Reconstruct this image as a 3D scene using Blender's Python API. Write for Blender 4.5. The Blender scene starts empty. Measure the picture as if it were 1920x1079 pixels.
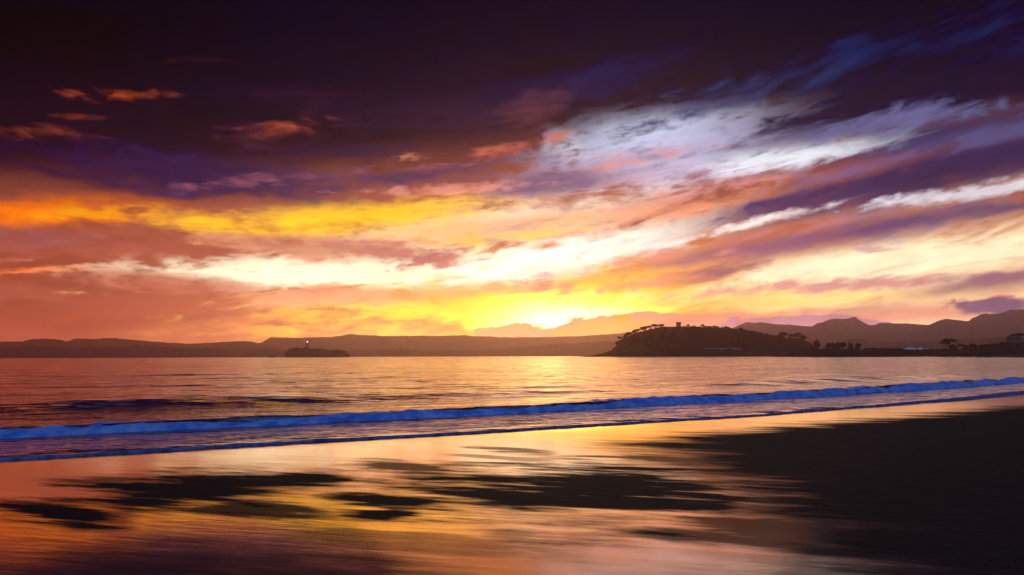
import bpy, bmesh, math, random
import numpy as np
from mathutils import Vector, Matrix, noise as mnoise

R = math.radians
scene = bpy.context.scene
random.seed(7)

# ------------------------------------------------------------------ camera
CAM_H = 1.78                       # metres above sea level
PITCH, ROLL = 5.73, -0.2            # degrees
FPX = 1280.0                       # focal length in photo pixels (24 mm on 36 mm)
cam_data = bpy.data.cameras.new('camera')
cam_data.lens = 24.0
cam_data.sensor_width = 36.0
cam_data.clip_start = 0.1
cam_data.clip_end = 60000.0
cam = bpy.data.objects.new('camera', cam_data)
scene.collection.objects.link(cam)
CAM_M = (Matrix.Rotation(R(90 + PITCH), 4, 'X') @ Matrix.Rotation(R(ROLL), 4, 'Z'))
cam.matrix_world = Matrix.Translation((0, 0, CAM_H)) @ CAM_M
scene.camera = cam
CR = CAM_M.to_3x3()


def ray(px, py):
    """world direction that a photo pixel (1920 x 1079) looks along"""
    return (CR @ Vector(((px - 960.0) / FPX, (539.5 - py) / FPX, -1.0))).normalized()


def at(px, py, dist):
    """world point seen at that pixel, at horizontal distance dist (along +Y)"""
    d = ray(px, py)
    return Vector((0, 0, CAM_H)) + d * (dist / d.y)


def lin(c, gain=1.0):
    o = []
    for v in c[:3]:
        v /= 255.0
        o.append((v / 12.92 if v <= 0.04045 else ((v + 0.055) / 1.055) ** 2.4) * gain)
    return (o[0], o[1], o[2], 1.0)


# ------------------------------------------------------------------ node helper
class NT:
    def __init__(self, tree):
        self.t = tree
        self.t.nodes.clear()

    def new(self, kind, **kw):
        n = self.t.nodes.new(kind)
        for k, v in kw.items():
            setattr(n, k, v)
        return n

    def link(self, a, b):
        self.t.links.new(a, b)

    def put(self, sock, v):
        if hasattr(v, 'is_linked'):
            self.link(v, sock)
        elif v is not None:
            sock.default_value = v

    def math(self, op, a, b=None, c=None, clamp=False):
        n = self.new('ShaderNodeMath', operation=op, use_clamp=clamp)
        self.put(n.inputs[0], a)
        self.put(n.inputs[1], b)
        self.put(n.inputs[2], c)
        return n.outputs[0]

    def vmath(self, op, a, b=None, c=None):
        n = self.new('ShaderNodeVectorMath', operation=op)
        self.put(n.inputs[0], a)
        self.put(n.inputs[1], b)
        self.put(n.inputs[2], c)
        return n.outputs['Value'] if op in ('LENGTH', 'DOT_PRODUCT', 'DISTANCE') else n.outputs[0]

    def scale(self, a, f):
        n = self.new('ShaderNodeVectorMath', operation='SCALE')
        self.put(n.inputs[0], a)
        self.put(n.inputs['Scale'], f)
        return n.outputs[0]

    def sep(self, v):
        n = self.new('ShaderNodeSeparateXYZ')
        self.link(v, n.inputs[0])
        return n.outputs

    def comb(self, x, y, z=0.0):
        n = self.new('ShaderNodeCombineXYZ')
        for i, v in enumerate((x, y, z)):
            self.put(n.inputs[i], v)
        return n.outputs[0]

    def noise(self, vec, scale, detail=4.0, rough=0.55, lac=2.0, dist=0.0, dims='3D'):
        n = self.new('ShaderNodeTexNoise', noise_dimensions=dims)
        self.put(n.inputs['Vector'], vec)
        n.inputs['Scale'].default_value = scale
        n.inputs['Detail'].default_value = detail
        n.inputs['Roughness'].default_value = rough
        n.inputs['Lacunarity'].default_value = lac
        n.inputs['Distortion'].default_value = dist
        return n.outputs[0], n.outputs[1]

    def smooth(self, v, lo, hi, a=0.0, b=1.0, kind='SMOOTHSTEP'):
        n = self.new('ShaderNodeMapRange', interpolation_type=kind)
        self.put(n.inputs[0], v)
        for i, x in enumerate((lo, hi, a, b)):
            self.put(n.inputs[1 + i], x)
        return n.outputs[0]

    def mix(self, f, a, b, blend='MIX'):
        n = self.new('ShaderNodeMix', data_type='RGBA', blend_type=blend)
        n.clamp_factor = True
        self.put(n.inputs[0], f)
        self.put(n.inputs[6], a)
        self.put(n.inputs[7], b)
        return n.outputs[2]

    def mapping(self, v, loc, rot, scl, kind='TEXTURE'):
        n = self.new('ShaderNodeMapping', vector_type=kind)
        self.link(v, n.inputs[0])
        n.inputs[1].default_value = loc
        n.inputs[2].default_value = (0, 0, rot)
        n.inputs[3].default_value = scl
        return n.outputs[0]

    def blob(self, v, loc, rot, scl):
        """1 at the centre of a turned ellipse falling to 0 at its rim"""
        g = self.new('ShaderNodeTexGradient', gradient_type='SPHERICAL')
        self.link(self.mapping(v, loc, rot, scl), g.inputs[0])
        return g.outputs[1]


# ------------------------------------------------------------------ sky
SUN_AZ, SUN_EL = R(5.2), R(2.0)      # azimuth from +Y towards +X
HAZE, HAZE_TOP, HAZE_R = 1.45e-4, 300.0, 9500.0
EXPO = 2.2                           # the photograph is exposed for the dusk
KX = 2.0 ** -EXPO
world = bpy.data.worlds.new('World')
scene.world = world
world.use_nodes = True
world.cycles.sampling_method = 'MANUAL'
world.cycles.sample_map_resolution = 1024


def stereo(d):
    return Vector((2 * d.x / (1 + d.y), 2 * d.z / (1 + d.y)))


# clouds and openings in the order they lie, far to near:
# (x, y, half length, half height, tilt, colour, gain, opacity, softness, raggedness)
CLOUDS = [
    # broad light of the sunset behind the clouds
    (1000, 640, 3400, 420, 0, (150, 78, 70), 1.0, .95, .8, .1),
    (900, 60, 2700, 620, 2, (24, 17, 40), 1.0, 1.0, .5, .05),
    (1000, 610, 1700, 330, 2, (196, 106, 82), 1.0, 1.0, .75, .1),
    (60, 560, 900, 330, 0, (142, 64, 44), 1.0, .95, .7, .15),
    (1050, 590, 900, 260, 2, (255, 196, 96), 1.0, .95, .7, .2),
    (1800, 500, 800, 210, 8, (255, 222, 176), 1.0, .95, .5, .25),
    (1060, 600, 520, 170, 0, (255, 200, 30), 1.5, .95, .7, .25),
    (1085, 606, 260, 66, 0, (255, 206, 70), 4.5, 1.0, .7, .2),
    (1058, 606, 150, 36, 0, (255, 222, 120), 5.5, 1.0, 1.0, .1),
    (1280, 280, 460, 125, 8, (190, 186, 220), 1.0, 1.0, .4, .35),
    (1000, 420, 560, 90, 6, (255, 232, 208), 1.0, .9, .6, .4),
    # pale yellow openings
    (600, 506, 520, 58, 2, (255, 246, 210), 1.15, 1.0, .22, .5),
    (1000, 492, 400, 60, 8, (255, 240, 196), 1.1, .9, .4, .5),
    (1130, 462, 380, 52, 11, (255, 250, 232), 1.15, 1.0, .3, .35),
    (1700, 490, 620, 62, 6, (255, 236, 196), 1.05, .95, .4, .4),
    (700, 592, 560, 52, 1, (255, 216, 70), 1.1, .9, .35, .6),
    (1500, 556, 620, 34, 1, (255, 214, 130), 1.05, .9, .4, .5),
    # orange band under the dark deck
    (60, 402, 460, 62, 2, (255, 120, 14), 1.0, 1.0, .5, .4),
    (190, 397, 190, 24, 6, (255, 168, 18), 1.0, .9, .5, .4),
    (390, 418, 230, 36, -6, (255, 180, 40), 1.15, 1.0, .5, .3),
    (650, 410, 480, 46, 5, (255, 196, 44), 1.2, 1.0, .4, .35),
    (900, 452, 330, 24, 6, (255, 206, 70), 1.0, .8, .5, .6),
    (1020, 420, 420, 34, 7, (252, 172, 96), 1.0, .7, .5, .6),
    # mauve and salmon banks on the left
    (150, 462, 620, 60, -2, (160, 84, 70), 1.0, .95, .5, .4),
    (40, 444, 320, 34, -2, (150, 82, 82), 1.0, .8, .6, .4),
    (560, 464, 430, 34, -3, (212, 142, 112), 1.0, .95, .35, .5),
    (740, 474, 220, 26, -4, (188, 118, 110), 1.0, .95, .25, .5),
    (815, 484, 90, 26, 16, (172, 106, 106), 1.0, 1.0, .25, .45),
    (90, 548, 560, 62, 0, (152, 80, 62), 1.0, .9, .5, .4),
    (330, 536, 300, 36, -3, (196, 118, 94), 1.0, .9, .4, .5),
    (620, 560, 420, 30, 3, (240, 164, 120), 1.0, .95, .35, .5),
    (590, 546, 110, 22, 6, (228, 150, 116), 1.0, .9, .3, .4),
    (960, 544, 420, 22, 5, (246, 170, 112), 1.0, .9, .4, .5),
    (480, 600, 320, 30, 6, (246, 158, 84), 1.0, .8, .5, .6),
    (110, 618, 800, 80, 0, (132, 58, 42), 1.0, .85, .8, .2),
    (90, 510, 160, 9, 1, (252, 128, 62), 1.0, .7, .6, .5),
    (150, 552, 60, 10, 0, (248, 170, 110), 1.0, .6, .6, .8),
    (700, 606, 40, 8, -3, (236, 150, 96), 1.0, .9, .4, .4),
    # streaks of the right half
    (1280, 388, 420, 46, 13, (240, 152, 112), 1.0, .9, .45, .5),
    (1560, 372, 620, 62, 13, (62, 42, 92), 1.0, 1.0, .45, .4),
    (1800, 310, 460, 90, 13, (46, 34, 74), 1.0, 1.0, .5, .4),
    (1340, 352, 300, 24, 12, (206, 134, 130), 1.0, .7, .5, .6),
    (1620, 432, 640, 56, 10, (88, 58, 106), 1.0, 1.0, .4, .4),
    (1380, 470, 420, 40, 9, (136, 84, 110), 1.0, .95, .4, .45),
    (1420, 446, 200, 22, 12, (206, 116, 110), 1.0, .6, .5, .6),
    (1220, 484, 190, 20, 6, (214, 134, 110), 1.0, .8, .5, .5),
    (1390, 424, 260, 13, 13, (250, 232, 226), 1.0, .95, .5, .35),
    (1870, 353, 300, 24, 8, (214, 204, 212), 1.0, 1.0, .3, .3),
    (1880, 388, 330, 34, 8, (90, 68, 104), 1.0, .95, .4, .4),
    (1024, 464, 44, 11, 8, (216, 132, 110), 1.0, 1.0, .4, .3),
    (1335, 516, 150, 26, 9, (150, 94, 102), 1.0, 1.0, .2, .3),
    (1220, 534, 240, 18, 6, (226, 148, 104), 1.0, .85, .5, .5),
    (1600, 532, 480, 22, 4, (198, 138, 134), 1.0, .95, .4, .5),
    (1880, 524, 300, 46, 8, (120, 82, 104), 1.0, .95, .5, .3),
    (1640, 470, 90, 9, 2, (190, 140, 140), 1.0, .7, .5, .5),
    (1330, 566, 330, 20, 2, (250, 184, 84), 1.0, .7, .6, .6),
    (1640, 588, 520, 30, 2, (208, 138, 116), 1.0, .95, .5, .4),
    (1610, 574, 160, 14, 3, (172, 116, 116), 1.0, .8, .5, .4),
    (1720, 268, 440, 50, 12, (66, 58, 104), 1.0, 1.0, .5, .3),
    (1560, 330, 380, 26, 12, (120, 84, 120), 1.0, .8, .7, .5),
    # lavender light of the high opening
    (1220, 236, 330, 70, 6, (204, 212, 242), 1.1, 1.0, .5, .5),
    (1050, 262, 100, 40, -24, (232, 224, 240), 1.0, .9, .5, .5),
    (1500, 292, 270, 38, 9, (236, 240, 250), 1.15, 1.0, .4, .45),
    (1240, 286, 240, 18, 3, (214, 150, 158), 1.0, .55, .6, .6),
    (1170, 306, 280, 24, 11, (226, 130, 102), 1.0, .6, .7, .7),
    (1150, 340, 300, 26, 10, (208, 170, 190), 1.0, .6, .6, .6),
    (1030, 346, 230, 40, 4, (112, 88, 122), 1.0, .95, .4, .5),
    # the dark deck overhead
    (300, 60, 1300, 235, -1, (24, 15, 36), 1.0, 1.0, .35, .08),
    (1500, -20, 1300, 190, 5, (8, 9, 34), 1.0, 1.0, .45, .08),
    (260, 120, 1500, 330, -1, (22, 13, 34), 1.0, 1.0, .3, .2),
    (60, 40, 900, 230, 0, (4, 2, 7), 1.0, .95, .8, .3),
    (860, 30, 400, 60, 3, (38, 17, 25), 1.0, .8, .8, .5),
    (400, 330, 500, 74, -6, (44, 29, 68), 1.0, 1.0, .4, .35),
    (720, 330, 420, 46, 4, (70, 48, 90), 1.0, .95, .4, .45),
    (860, 230, 420, 130, 14, (48, 30, 56), 1.0, .95, .5, .4),
    (1380, 60, 1400, 200, 6, (6, 8, 34), 1.0, 1.0, .35, .4),
    (1700, 190, 640, 130, 10, (10, 12, 44), 1.0, 1.0, .45, .4),
    (1120, 150, 320, 70, 12, (26, 26, 68), 1.0, .9, .5, .5),
    (1390, 160, 460, 66, 13, (62, 70, 124), 1.0, .75, 1.0, .7),
    (1640, 96, 460, 74, 8, (34, 42, 92), 1.0, .6, 1.0, .7),
    (1690, 236, 440, 44, 10, (112, 108, 156), 1.0, .75, .8, .8),
    (1880, 250, 200, 40, 10, (84, 80, 128), 1.0, .8, .6, .5),
    (720, 318, 420, 30, 5, (176, 92, 90), 1.0, .7, .8, .8),
    (760, 299, 80, 16, 6, (230, 140, 108), 1.0, .55, .9, .9),
    (960, 276, 170, 22, 12, (206, 104, 84), 1.0, .8, .6, .5),
    (860, 352, 300, 16, 3, (236, 150, 128), 1.0, .6, .6, .6),
    (990, 226, 150, 60, 30, (104, 56, 66), 1.0, .7, .6, .5),
    (620, 285, 380, 44, 2, (32, 28, 72), 1.0, .85, .9, .5),
    (560, 175, 420, 46, 2, (46, 26, 44), 1.0, .7, 1.0, .6),
    (430, 75, 420, 44, 1, (14, 11, 34), 1.0, .7, 1.0, .6),
    (1010, 95, 380, 46, 6, (30, 18, 48), 1.0, .6, 1.0, .6),
    (1500, 110, 380, 50, 8, (12, 22, 66), 1.0, .7, 1.0, .6),
    # scraps of cloud lit from below
    (200, 186, 230, 40, -1, (54, 26, 30), 1.0, .7, 1.0, .4),
    (60, 250, 240, 40, -2, (60, 30, 38), 1.0, .7, 1.0, .4),
    (480, 252, 230, 62, 0, (78, 38, 52), 1.0, .8, .7, .5),
    (520, 240, 170, 34, 2, (190, 84, 54), 1.0, .8, 1.3, .8),
    (222, 178, 120, 20, -1, (196, 86, 38), 1.0, .8, 1.3, .5),
    (55, 248, 150, 24, -3, (150, 68, 38), 1.0, .8, 1.3, .5),
    (132, 217, 100, 16, -2, (112, 50, 34), 1.0, .8, 1.0, .4),
    (370, 113, 170, 11, 2, (62, 27, 34), 1.0, .7, .9, .7),
    # cumulus along the horizon
    (950, 624, 70, 14, 2, (244, 152, 108), 1.0, 1.0, .12, .5),
    (1240, 626, 230, 40, 3, (228, 142, 116), 1.0, 1.0, .1, .4),
    (1110, 624, 90, 20, 12, (250, 156, 84), 1.0, 1.0, .1, .4),
    (1490, 612, 150, 26, 0, (164, 118, 138), 1.0, .95, .15, .5),
    (1612, 610, 80, 24, -8, (158, 110, 128), 1.0, .95, .12, .5),
    (1816, 570, 48, 18, 4, (92, 68, 94), 1.0, 1.0, .3, .6),
    (1880, 560, 60, 24, 10, (222, 130, 118), 1.0, .9, .4, .6),
    (1884, 574, 96, 34, 2, (84, 68, 102), 1.0, 1.0, .3, .6),
    (1165, 594, 24, 6, 4, (236, 150, 30), 1.0, .9, .4, .5),
]


def build_sky():
    n = NT(world.node_tree)
    tc = n.new('ShaderNodeTexCoord')
    d = tc.outputs['Generated']
    x, y, z = n.sep(d)
    # clear air: physical sky for the low sun
    sk = n.new('ShaderNodeTexSky', sky_type='NISHITA')
    sk.sun_disc = False
    sk.sun_elevation = SUN_EL
    sk.sun_rotation = SUN_AZ
    sk.altitude = 0
    sk.air_density = 1.6
    sk.dust_density = 1.5
    sk.ozone_density = 4.0
    col = n.mix(1.0, sk.outputs[0], (0.15, 0.15, 0.15, 1), 'MULTIPLY')
    # direction flattened about the sunset: continuous over the whole sky except straight behind
    den = n.math('MAXIMUM', n.math('ADD', y, 1.0), 0.02)
    u = n.math('DIVIDE', n.math('MULTIPLY', x, 2.0), den)
    v = n.math('DIVIDE', n.math('MULTIPLY', z, 2.0), den)
    # wind-drawn streak coordinates: level on the left, climbing to the right
    bend = n.math('MULTIPLY', x, n.math('MULTIPLY_ADD', x, 0.10, 0.13))
    zs = n.math('SUBTRACT', z, bend)
    streak = n.comb(x, y, n.math('MULTIPLY', zs, 4.6))
    big, bigc = n.noise(streak, 3.2, 5.0, 0.55)
    fine, finec = n.noise(streak, 11.0, 7.0, 0.66, dist=0.7)
    puff, puffc = n.noise(n.comb(x, y, n.math('MULTIPLY', zs, 2.2)), 30.0, 6.0, 0.62)
    # push the cloud outlines about
    w1 = n.vmath('MULTIPLY', n.vmath('SUBTRACT', bigc, (.5, .5, .5)), (.10, .024, 0))
    w2 = n.vmath('MULTIPLY', n.vmath('SUBTRACT', puffc, (.5, .5, .5)), (.036, .012, 0))
    uv = n.vmath('ADD', n.comb(u, v, 0), n.vmath('ADD', w1, w2))
    wu, wv, _ = n.sep(uv)
    rag = n.math('MULTIPLY_ADD', big, 0.45, n.math('MULTIPLY_ADD', fine, 0.35, n.math('MULTIPLY', puff, 0.2)))
    rag = n.smooth(rag, .33, .67, -.5, .5, 'LINEAR')
    rag2 = n.math('MULTIPLY_ADD', fine, 0.45, n.math('MULTIPLY', puff, 0.55))
    rag2 = n.smooth(rag2, .33, .67, -.5, .5, 'LINEAR')
    tex = n.math('MULTIPLY_ADD', fine, 1.15, n.math('MULTIPLY_ADD', puff, 0.35, 0.25))
    # the haze takes away some of this light on its way here: the sky itself is that much brighter
    path = n.math('MINIMUM', n.math('DIVIDE', HAZE_TOP, n.math('MAXIMUM', z, .001)), HAZE_R)
    tau = n.math('MULTIPLY', path, HAZE)
    tex = n.math('MULTIPLY', tex, n.math('EXPONENT', tau))
    veil = n.math('MINIMUM', tau, .3)
    # broken cloud over the rest of the sky, closing towards the sunset
    over = n.math('MULTIPLY_ADD', y, .16, n.math('MULTIPLY_ADD', big, .7, n.math('MULTIPLY', fine, .3)))
    cover = n.smooth(over, .46, .64, 0.0, .9)
    col = n.mix(cover, col, n.mix(n.smooth(y, -.4, .5), lin((96, 92, 134), KX), lin((22, 17, 40), KX)))
    base = col
    items = []
    for (px, py, hl, hh, tilt, c, gain, op, soft, ra) in CLOUDS:
        a = R(tilt)
        p0 = stereo(ray(px, py))
        p1 = stereo(ray(px + 20 * math.cos(a), py - 20 * math.sin(a)))
        k = (p1 - p0).length / 20
        ang = math.atan2(p1.y - p0.y, p1.x - p0.x)
        if soft > .16 and ra > .1:
            ra, soft = ra * .9 + .45, soft + .5
        sx, sy = hl * k * 1.5, hh * k * 1.5
        ex = math.hypot(sx * math.cos(ang), sy * math.sin(ang))
        ey = math.hypot(sx * math.sin(ang), sy * math.cos(ang))
        items.append((p0, ang, sx, sy, c, gain, op, soft, ra, 'rag2' if hh < 30 else 'rag',
                      (p0.x - ex, p0.x + ex, p0.y - ey, p0.y + ey)))

    def leaf(lst):
        gt = bpy.data.node_groups.new('cloud_patch', 'ShaderNodeTree')
        for nm, kd in (('uv', 'Vector'), ('rag', 'Float'), ('rag2', 'Float'), ('tex', 'Float'), ('veil', 'Float'), ('base', 'Color')):
            gt.interface.new_socket(nm, in_out='INPUT', socket_type='NodeSocket' + kd)
        gt.interface.new_socket('sky', in_out='OUTPUT', socket_type='NodeSocketShader')
        m = NT(gt)
        gi = m.new('NodeGroupInput').outputs
        col, q = gi['base'], gi['uv']
        for i, (p0, ang, sx, sy, c, gain, op, soft, ra, rg, bb) in enumerate(lst):
            if i % 5 == 4:           # keeps the shader compiler working through the list in order
                q = m.vmath('MULTIPLY_ADD', col, (1e-7, 1e-7, 0), gi['uv'])
            s = m.math('MULTIPLY_ADD', gi[rg], ra, m.blob(q, (p0.x, p0.y, 0), ang, (sx, sy, 1)))
            lo = ra * .5
            f = m.smooth(s, lo, lo + soft * (1 - lo), 0.0, op)
            col = m.mix(f, col, lin(c, gain * KX))
        col = m.mix(1.0, col, m.comb(gi['tex'], gi['tex'], gi['tex']), 'MULTIPLY')
        col = m.vmath('MAXIMUM', m.vmath('SUBTRACT', col, m.scale(m.comb(.11 * KX, .062 * KX, .07 * KX), gi['veil'])), (0, 0, 0))
        bg = m.new('ShaderNodeBackground')
        m.link(col, bg.inputs[0])
        bg.inputs[1].default_value = 1.0
        m.link(bg.outputs[0], m.new('NodeGroupOutput').inputs[0])
        g = n.new('ShaderNodeGroup')
        g.node_tree = gt
        for nm, v in (('uv', uv), ('rag', rag), ('rag2', rag2), ('tex', tex), ('veil', veil), ('base', base)):
            n.link(v, g.inputs[nm])
        return g.outputs[0]

    def tree(lst, depth):
        """only the clouds that reach a part of the sky are worked out there (speed; no visible effect)"""
        best = None
        if len(lst) > 8 and depth < 4:
            for ax in (0, 1):
                for e in sorted({it[10][2 * ax + k] for it in lst for k in (0, 1)}):
                    a = [it for it in lst if it[10][2 * ax] < e]
                    b = [it for it in lst if it[10][2 * ax + 1] > e]
                    cost = max(len(a), len(b)) + .25 * min(len(a), len(b))
                    if len(a) < len(lst) and len(b) < len(lst) and (best is None or cost < best[0]):
                        best = (cost, ax, e, a, b)
        if best is None:
            return leaf(lst)
        _, ax, e, a, b = best
        m = n.new('ShaderNodeMixShader')
        n.link(n.math('GREATER_THAN', wu if ax == 0 else wv, e), m.inputs[0])
        n.link(tree(a, depth + 1), m.inputs[1])
        n.link(tree(b, depth + 1), m.inputs[2])
        return m.outputs[0]

    out = n.new('ShaderNodeOutputWorld')
    n.link(tree(items, 0), out.inputs[0])


build_sky()

# ------------------------------------------------------------------ sun, exposure, sampling
sun_data = bpy.data.lights.new('sun', 'SUN')
sun_data.energy = 0.16 * KX          # sun veiled by cloud on the horizon
sun_data.angle = R(40)
sun_data.color = (1.0, 0.42, 0.10)
sun = bpy.data.objects.new('sun', sun_data)
scene.collection.objects.link(sun)
sun.rotation_euler = Vector((math.sin(SUN_AZ) * math.cos(SUN_EL), math.cos(SUN_AZ) * math.cos(SUN_EL),
                             math.sin(SUN_EL))).to_track_quat('Z', 'Y').to_euler()
vs = scene.view_settings
vs.view_transform = 'Standard'
vs.look = 'None'
vs.exposure = EXPO
vs.gamma = 1.0
vs.use_curve_mapping = False
cy = scene.cycles
cy.use_denoising = True
cy.use_adaptive_sampling = False
cy.max_bounces = 5
cy.sample_clamp_direct = 3.0
cy.sample_clamp_indirect = 0.6
cy.denoising_prefilter = 'ACCURATE'
cy.volume_bounces = 1
cy.caustics_reflective = False
cy.caustics_refractive = False

# ------------------------------------------------------------------ helpers for objects
COL = scene.collection


def mat(name, color=(.05, .05, .05), rough=.8, spec=.3, vary=0.0, scale=1.0, bump=0.0, emit=None):
    """plain principled material with noise in colour and relief, in object space"""
    m = bpy.data.materials.new(name)
    m.use_nodes = True
    n = NT(m.node_tree)
    b = n.new('ShaderNodeBsdfPrincipled')
    b.inputs['Roughness'].default_value = rough
    b.inputs['Specular IOR Level'].default_value = spec
    tc = n.new('ShaderNodeTexCoord')
    nz, _ = n.noise(tc.outputs['Object'], scale, 4.0, .6)
    lo = tuple(c * (1 - vary) for c in color) + (1,)
    hi = tuple(min(1, c * (1 + vary)) for c in color) + (1,)
    n.link(n.mix(n.smooth(nz, .3, .7), lo, hi), b.inputs['Base Color'])
    if bump:
        bp = n.new('ShaderNodeBump')
        bp.inputs['Strength'].default_value = bump
        n.link(nz, bp.inputs['Height'])
        n.link(bp.outputs[0], b.inputs['Normal'])
    if emit:
        b.inputs['Emission Color'].default_value = emit[0]
        b.inputs['Emission Strength'].default_value = emit[1]
    o = n.new('ShaderNodeOutputMaterial')
    n.link(b.outputs[0], o.inputs[0])
    return m


def link(o, parent=None):
    COL.objects.link(o)
    if parent:
        o.parent = parent
    return o


def mesh_obj(name, verts, faces, m, parent=None, smooth=True):
    me = bpy.data.meshes.new(name)
    me.from_pydata([tuple(v) for v in verts], [], [tuple(f) for f in faces])
    me.update()
    if smooth:
        me.polygons.foreach_set('use_smooth', [True] * len(me.polygons))
    if m:
        me.materials.append(m)
    return link(bpy.data.objects.new(name, me), parent)


def grid_obj(name, X, Y, Z, m, keep=None, smooth=True):
    """X, Y, Z: (rows, cols) arrays -> quad sheet, keep: (rows-1, cols-1) mask"""
    r, c = X.shape
    idx = np.arange(r * c).reshape(r, c)
    q = np.stack([idx[:-1, :-1], idx[:-1, 1:], idx[1:, 1:], idx[1:, :-1]], -1)
    q = q[keep] if keep is not None else q.reshape(-1, 4)
    co = np.stack([X, Y, Z], -1).reshape(-1, 3)
    used = np.zeros(len(co), bool)
    used[q.ravel()] = True
    new = np.cumsum(used) - 1
    co, q = co[used], new[q]
    me = bpy.data.meshes.new(name)
    me.vertices.add(len(co))
    me.vertices.foreach_set('co', co.astype(np.float32).ravel())
    me.loops.add(q.size)
    me.loops.foreach_set('vertex_index', q.astype(np.int32).ravel())
    me.polygons.add(len(q))
    me.polygons.foreach_set('loop_start', np.arange(0, q.size, 4, dtype=np.int32))
    me.polygons.foreach_set('use_smooth', np.full(len(q), smooth))
    me.update(calc_edges=True)
    me.validate()
    if m:
        me.materials.append(m)
    return link(bpy.data.objects.new(name, me))


def bm_obj(name, bm, m, parent=None, smooth=False):
    me = bpy.data.meshes.new(name)
    bmesh.ops.recalc_face_normals(bm, faces=bm.faces)
    bm.to_mesh(me)
    bm.free()
    if smooth:
        me.polygons.foreach_set('use_smooth', [True] * len(me.polygons))
    if m:
        me.materials.append(m)
    return link(bpy.data.objects.new(name, me), parent)


def add_box(bm, c, s, top=1.0):
    """box centred at c (base centre), size s, top scaled"""
    vs_ = []
    for k, f in ((0, 1.0), (1, top)):
        for sx, sy in ((-1, -1), (1, -1), (1, 1), (-1, 1)):
            vs_.append(bm.verts.new((c[0] + sx * s[0] / 2 * f, c[1] + sy * s[1] / 2 * f, c[2] + k * s[2])))
    for f in ((3, 2, 1, 0), (4, 5, 6, 7), (0, 1, 5, 4), (1, 2, 6, 5), (2, 3, 7, 6), (3, 0, 4, 7)):
        bm.faces.new([vs_[i] for i in f])


def add_lathe(bm, prof, seg=14, c=(0, 0, 0)):
    rings = []
    for r, z in prof:
        rings.append([bm.verts.new((c[0] + r * math.cos(2 * math.pi * i / seg),
                                    c[1] + r * math.sin(2 * math.pi * i / seg), c[2] + z)) for i in range(seg)])
    for a, b in zip(rings, rings[1:]):
        for i in range(seg):
            bm.faces.new((a[i], a[(i + 1) % seg], b[(i + 1) % seg], b[i]))
    bm.faces.new(rings[0][::-1])
    bm.faces.new(rings[-1])


def add_tube(bm, pts, radii, seg=6):
    rings = []
    for i, p in enumerate(pts):
        p = Vector(p)
        t = (Vector(pts[min(i + 1, len(pts) - 1)]) - Vector(pts[max(i - 1, 0)])).normalized()
        a = t.orthogonal().normalized()
        b = t.cross(a)
        rings.append([bm.verts.new(p + (a * math.cos(2 * math.pi * k / seg) + b * math.sin(2 * math.pi * k / seg)) * radii[i])
                      for k in range(seg)])
    for a, b in zip(rings, rings[1:]):
        for k in range(seg):
            bm.faces.new((a[k], a[(k + 1) % seg], b[(k + 1) % seg], b[k]))
    bm.faces.new(rings[0][::-1])
    bm.faces.new(rings[-1])


def tag(o, label=None, cat=None, group=None, kind=None):
    for k, v in (('label', label), ('category', cat), ('group', group), ('kind', kind)):
        if v:
            o[k] = v
    return o


def thing(name, loc, label, cat, group=None, rz=0.0):
    o = bpy.data.objects.new(name, None)
    o.location = loc
    o.rotation_euler[2] = rz
    COL.objects.link(o)
    return tag(o, label, cat, group)


# smooth value noise for numpy arrays (fractal)
_rng = np.random.default_rng(11)
_tab = _rng.random((256, 256))


def vnoise(x, y):
    xi, yi = np.floor(x).astype(int), np.floor(y).astype(int)
    fx, fy = x - xi, y - yi
    fx, fy = fx * fx * (3 - 2 * fx), fy * fy * (3 - 2 * fy)
    t = lambda a, b: _tab[a & 255, b & 255]
    return ((t(xi, yi) * (1 - fx) + t(xi + 1, yi) * fx) * (1 - fy)
            + (t(xi, yi + 1) * (1 - fx) + t(xi + 1, yi + 1) * fx) * fy)


def fbm(x, y, octv=4, rough=.5):
    a, s, n_ = 1.0, 0.0, 0.0
    for k in range(octv):
        s = s + a * (vnoise(x * 2 ** k + 17 * k, y * 2 ** k + 31 * k) - .5)
        n_ += a
        a *= rough
    return s / n_ * 2          # about -1..1


def sstep(a, b, x):
    t = np.clip((x - a) / (b - a), 0, 1)
    return t * t * (3 - 2 * t)


# ------------------------------------------------------------------ shore: sand, sea, surf
def shore_y(X):
    Xc = np.clip(X, -60, 420)
    y = 16.6 + .545 * Xc + .0033 * Xc * Xc
    return y + (X - Xc) * (.545 + .0066 * Xc)


def shore_s(X, Y):
    """distance seaward of the edge of the swash"""
    k = .545 + .0066 * np.clip(X, -60, 420)
    return (Y - shore_y(X)) / np.sqrt(1 + k * k)


def sand_z(X, Y):
    s = shore_s(X, Y)
    z = np.where(s > 0, -np.minimum(s * .045, 3.0), 0)
    l = np.maximum(-s, 0)
    z = z + np.minimum(l, 14) * .006 + np.clip(l - 14, 0, 130) * .022
    return z


def ground(px, py):
    """point of the sea-level plane seen at a photo pixel"""
    d = ray(px, py)
    t = CAM_H / -d.z
    return Vector((d.x * t, d.y * t))


def polar(az0, az1, na, radii):
    A, Rr = np.meshgrid(np.radians(np.linspace(az0, az1, na)), np.array(radii))
    return np.sin(A) * Rr, np.cos(A) * Rr


def steps(r0, r1, ratio):
    n_ = int(math.log(r1 / r0) / math.log(ratio)) + 1
    return list(np.geomspace(r0, r1, n_))


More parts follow.
